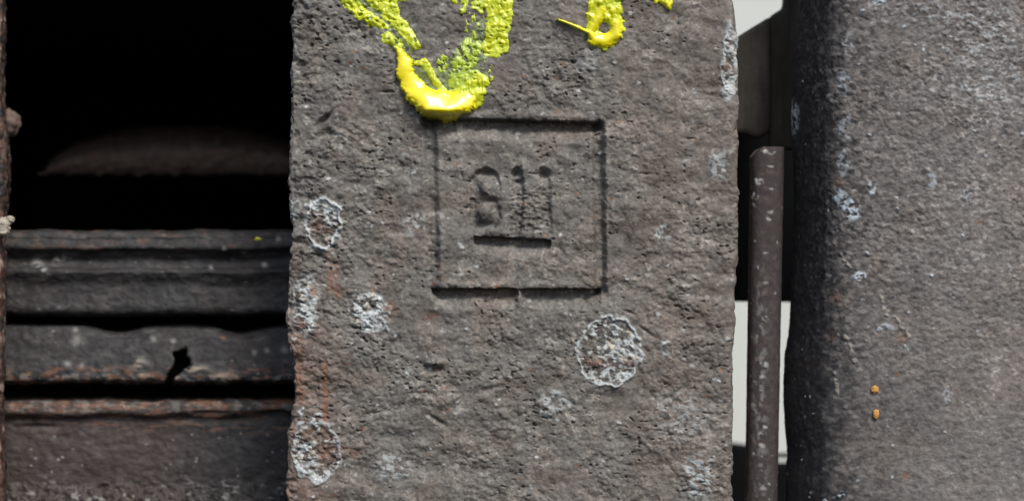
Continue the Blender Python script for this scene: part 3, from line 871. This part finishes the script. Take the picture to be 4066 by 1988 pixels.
        _, c1, cd = flakes(X, Sv, 14, seed + 9, .5, .5, 1.3, .1)
        lich = np.maximum(lich, .22 * (c1 > .993) * (1 - sstep(.15, .45, cd)))
        o = sheet(X, Dp, Vw, h, dict(tint=np.clip(tint, 0, 1), lichen=lich, warm=warm, rust=rust), 'leaf', M_SHADE_STEEL, root)
        o['label'] = lb
    return root


leaves = build_leaves()

# yellow fleck fallen on the top leaf
fl = mesh_obj('paint_fleck', [(float(wx(1010 + a, .07)), .0685 + b * .0004, float(wz(945 + c, .07))) for a, c, b in ((0, 6, 0), (10, -4, 0), (22, -3, 0), (32, 4, 0), (20, 9, 0), (14, 2, -2.5))], [(0, 1, 5), (1, 2, 5), (2, 3, 5), (3, 4, 5), (4, 0, 5)], M_PAINT, leaves, dict(film=np.full(6, .7)))


# ---- the dark housing behind the opening: back, added shading roof, floor and a far side, one open box
for o_ in (bk, bl, wall): o_['kind'] = 'thing'
hz = thing('dark_housing', 'hollow coloured black for shade behind the leaves at the left', 'housing', (wx(500, .3), 0.5, -0.16))
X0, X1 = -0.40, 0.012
box('back_wall', X0, X1, .60, .62, -.24, .24, M_SHADE_BLACK, hz)
box('shade_roof', X0, X1, .075, .598, .121, .20, M_SHADE_BLACK, hz)  # unseen slab added to keep light out of the hollow
box('inner_side', X1 - .02, X1 - .002, .066, .598, -.235, .119, M_SHADE_BLACK, hz)
box('outer_side', X0, X0 + .02, .066, .598, -.235, .119, M_SHADE_BLACK, hz)
box('floor', X0 + .022, X1 - .022, .14, .598, -.235, -.09, M_SHADE_BLACK, hz)

# added black sheet standing in for the shade in the slots between the leaves
box('slot_shade', float(wx(-200, .13)), float(wx(1250, .13)), .128, .138, float(wz(2150, .13)), float(wz(1100, .13)), M_SHADE_BLACK, leaves)


# ---- the arched casting deep in the opening
def build_arch():
    dep0 = 0.23
    root = thing('arched_casting', 'blurred arched casting deep in the black opening at the left', 'casting', (wx(700, dep0), dep0, wz(760, dep0)))
    x = np.arange(150, 1300, 6.0)
    t = np.linspace(0, 1, 60)
    T, X = np.meshgrid(t, x, indexing='ij')
    q = np.clip(np.abs(X - 740) / 560, 0, 1)
    arch = 190 * np.sqrt(np.clip(1 - q ** 2, 0, 1)) + 4
    an = -1.0 + T * (math.pi / 2 + 1.0)
    V = 692 - arch * (np.sin(an) + math.sin(1.0)) / (1 + math.sin(1.0)) + 7 * fbm(X / 110, T, 3, 810) * (1 - T)
    Dp = 2300 + 1300 * (1 - np.cos(np.clip(an, 0, 9))) + 170 * (1 - np.cos(np.clip(an, -9, 0)))
    h = 8 * fbm(X / 60, T * 9, 3, 801) + 5 * fbm(X / 20, T * 26, 2, 802)
    sp = fbm(X / 40, T * 14, 3, 803)
    _, c1, cd = flakes(X, T * 300, 14, 805, .5, .5, 1.2, .1)
    lich = .6 * (c1 > .985) * (cd < .4) * (X > 900)
    sheet(X, Dp, V, h, dict(tint=np.clip(.72 + .4 * sp, 0, 1), lichen=lich, warm=0 * X, rust=np.clip(.45 + .4 * sp, 0, .8)), 'curved_top', M_IRON, root)
    # underside going back into the dark
    d2 = np.linspace(2390, 5000, 12)
    D2, X2 = np.meshgrid(d2 + 10, x, indexing='ij')
    z = np.zeros(X2.shape)
    sheet(X2, D2, z + 690 + 0 * X2, z, dict(tint=z + .3, lichen=z, warm=z, rust=z), 'underside', M_SHADE_STEEL, root)


build_arch()


# ---- edge of the neighbouring casting at the far left
def build_left():
    root = thing('neighbour_casting', 'brown edge of another rough casting cut off by the left border', 'casting', (wx(-60, .04), .04, wz(2130, .04)))
    v = np.arange(-900, 2900, 5.0)
    prof = [(-300, 420), (-120, 420), (-20, 425), (-4, 440), (4, 465), (8, 520), (9, 900)]
    x1, d1, s1 = resample(prof, 5.0)
    V, U = np.meshgrid(v, s1, indexing='ij')
    X = np.broadcast_to(x1, V.shape).copy(); Dd = np.broadcast_to(d1, V.shape).copy()
    ed = np.interp(v, [-130, 0, 120, 380, 640, 760, 860, 950, 1060, 1240, 1480, 1560, 1700, 1850, 2130], [14, 10, 12, 4, 30, 26, 16, 6, 20, 10, 12, 2, 6, 14, 26])
    X += ed[:, None]
    f1, t1, _ = flakes(U, V, 18, 901, .6, .5, 1.4, .1)
    h = 8 * fbm(U / 60, V / 60, 4, 902) + 4 * f1
    sp = fbm(U / 50, V / 60, 3, 903)
    at = dict(tint=np.clip(.35 + .4 * (t1 - .5) + .2 * sp, 0, 1), lichen=.3 * sstep(.3, .6, sp), warm=0 * X + .6, rust=np.clip(.25 + .5 * sp, 0, .6))
    sheet(X, Dd, V, h, at, 'body', M_SHADE_STEEL, root)
    o = lump('bolt_head', 25, 492, .085, 56, 21, M_IRON, root, (1, .8, 1), dict(tint=.28, rust=.3))
    for i, (cx, cy, r_) in enumerate([(16, 888, 26), (40, 872, 17), (14, 918, 22), (30, 905, 12)]):
        lump('lichen_lump', cx, cy, .040, r_, 31 + i, M_IRON, root, (1, .7, .9), dict(lichen=.6, warm=.8))


build_left()
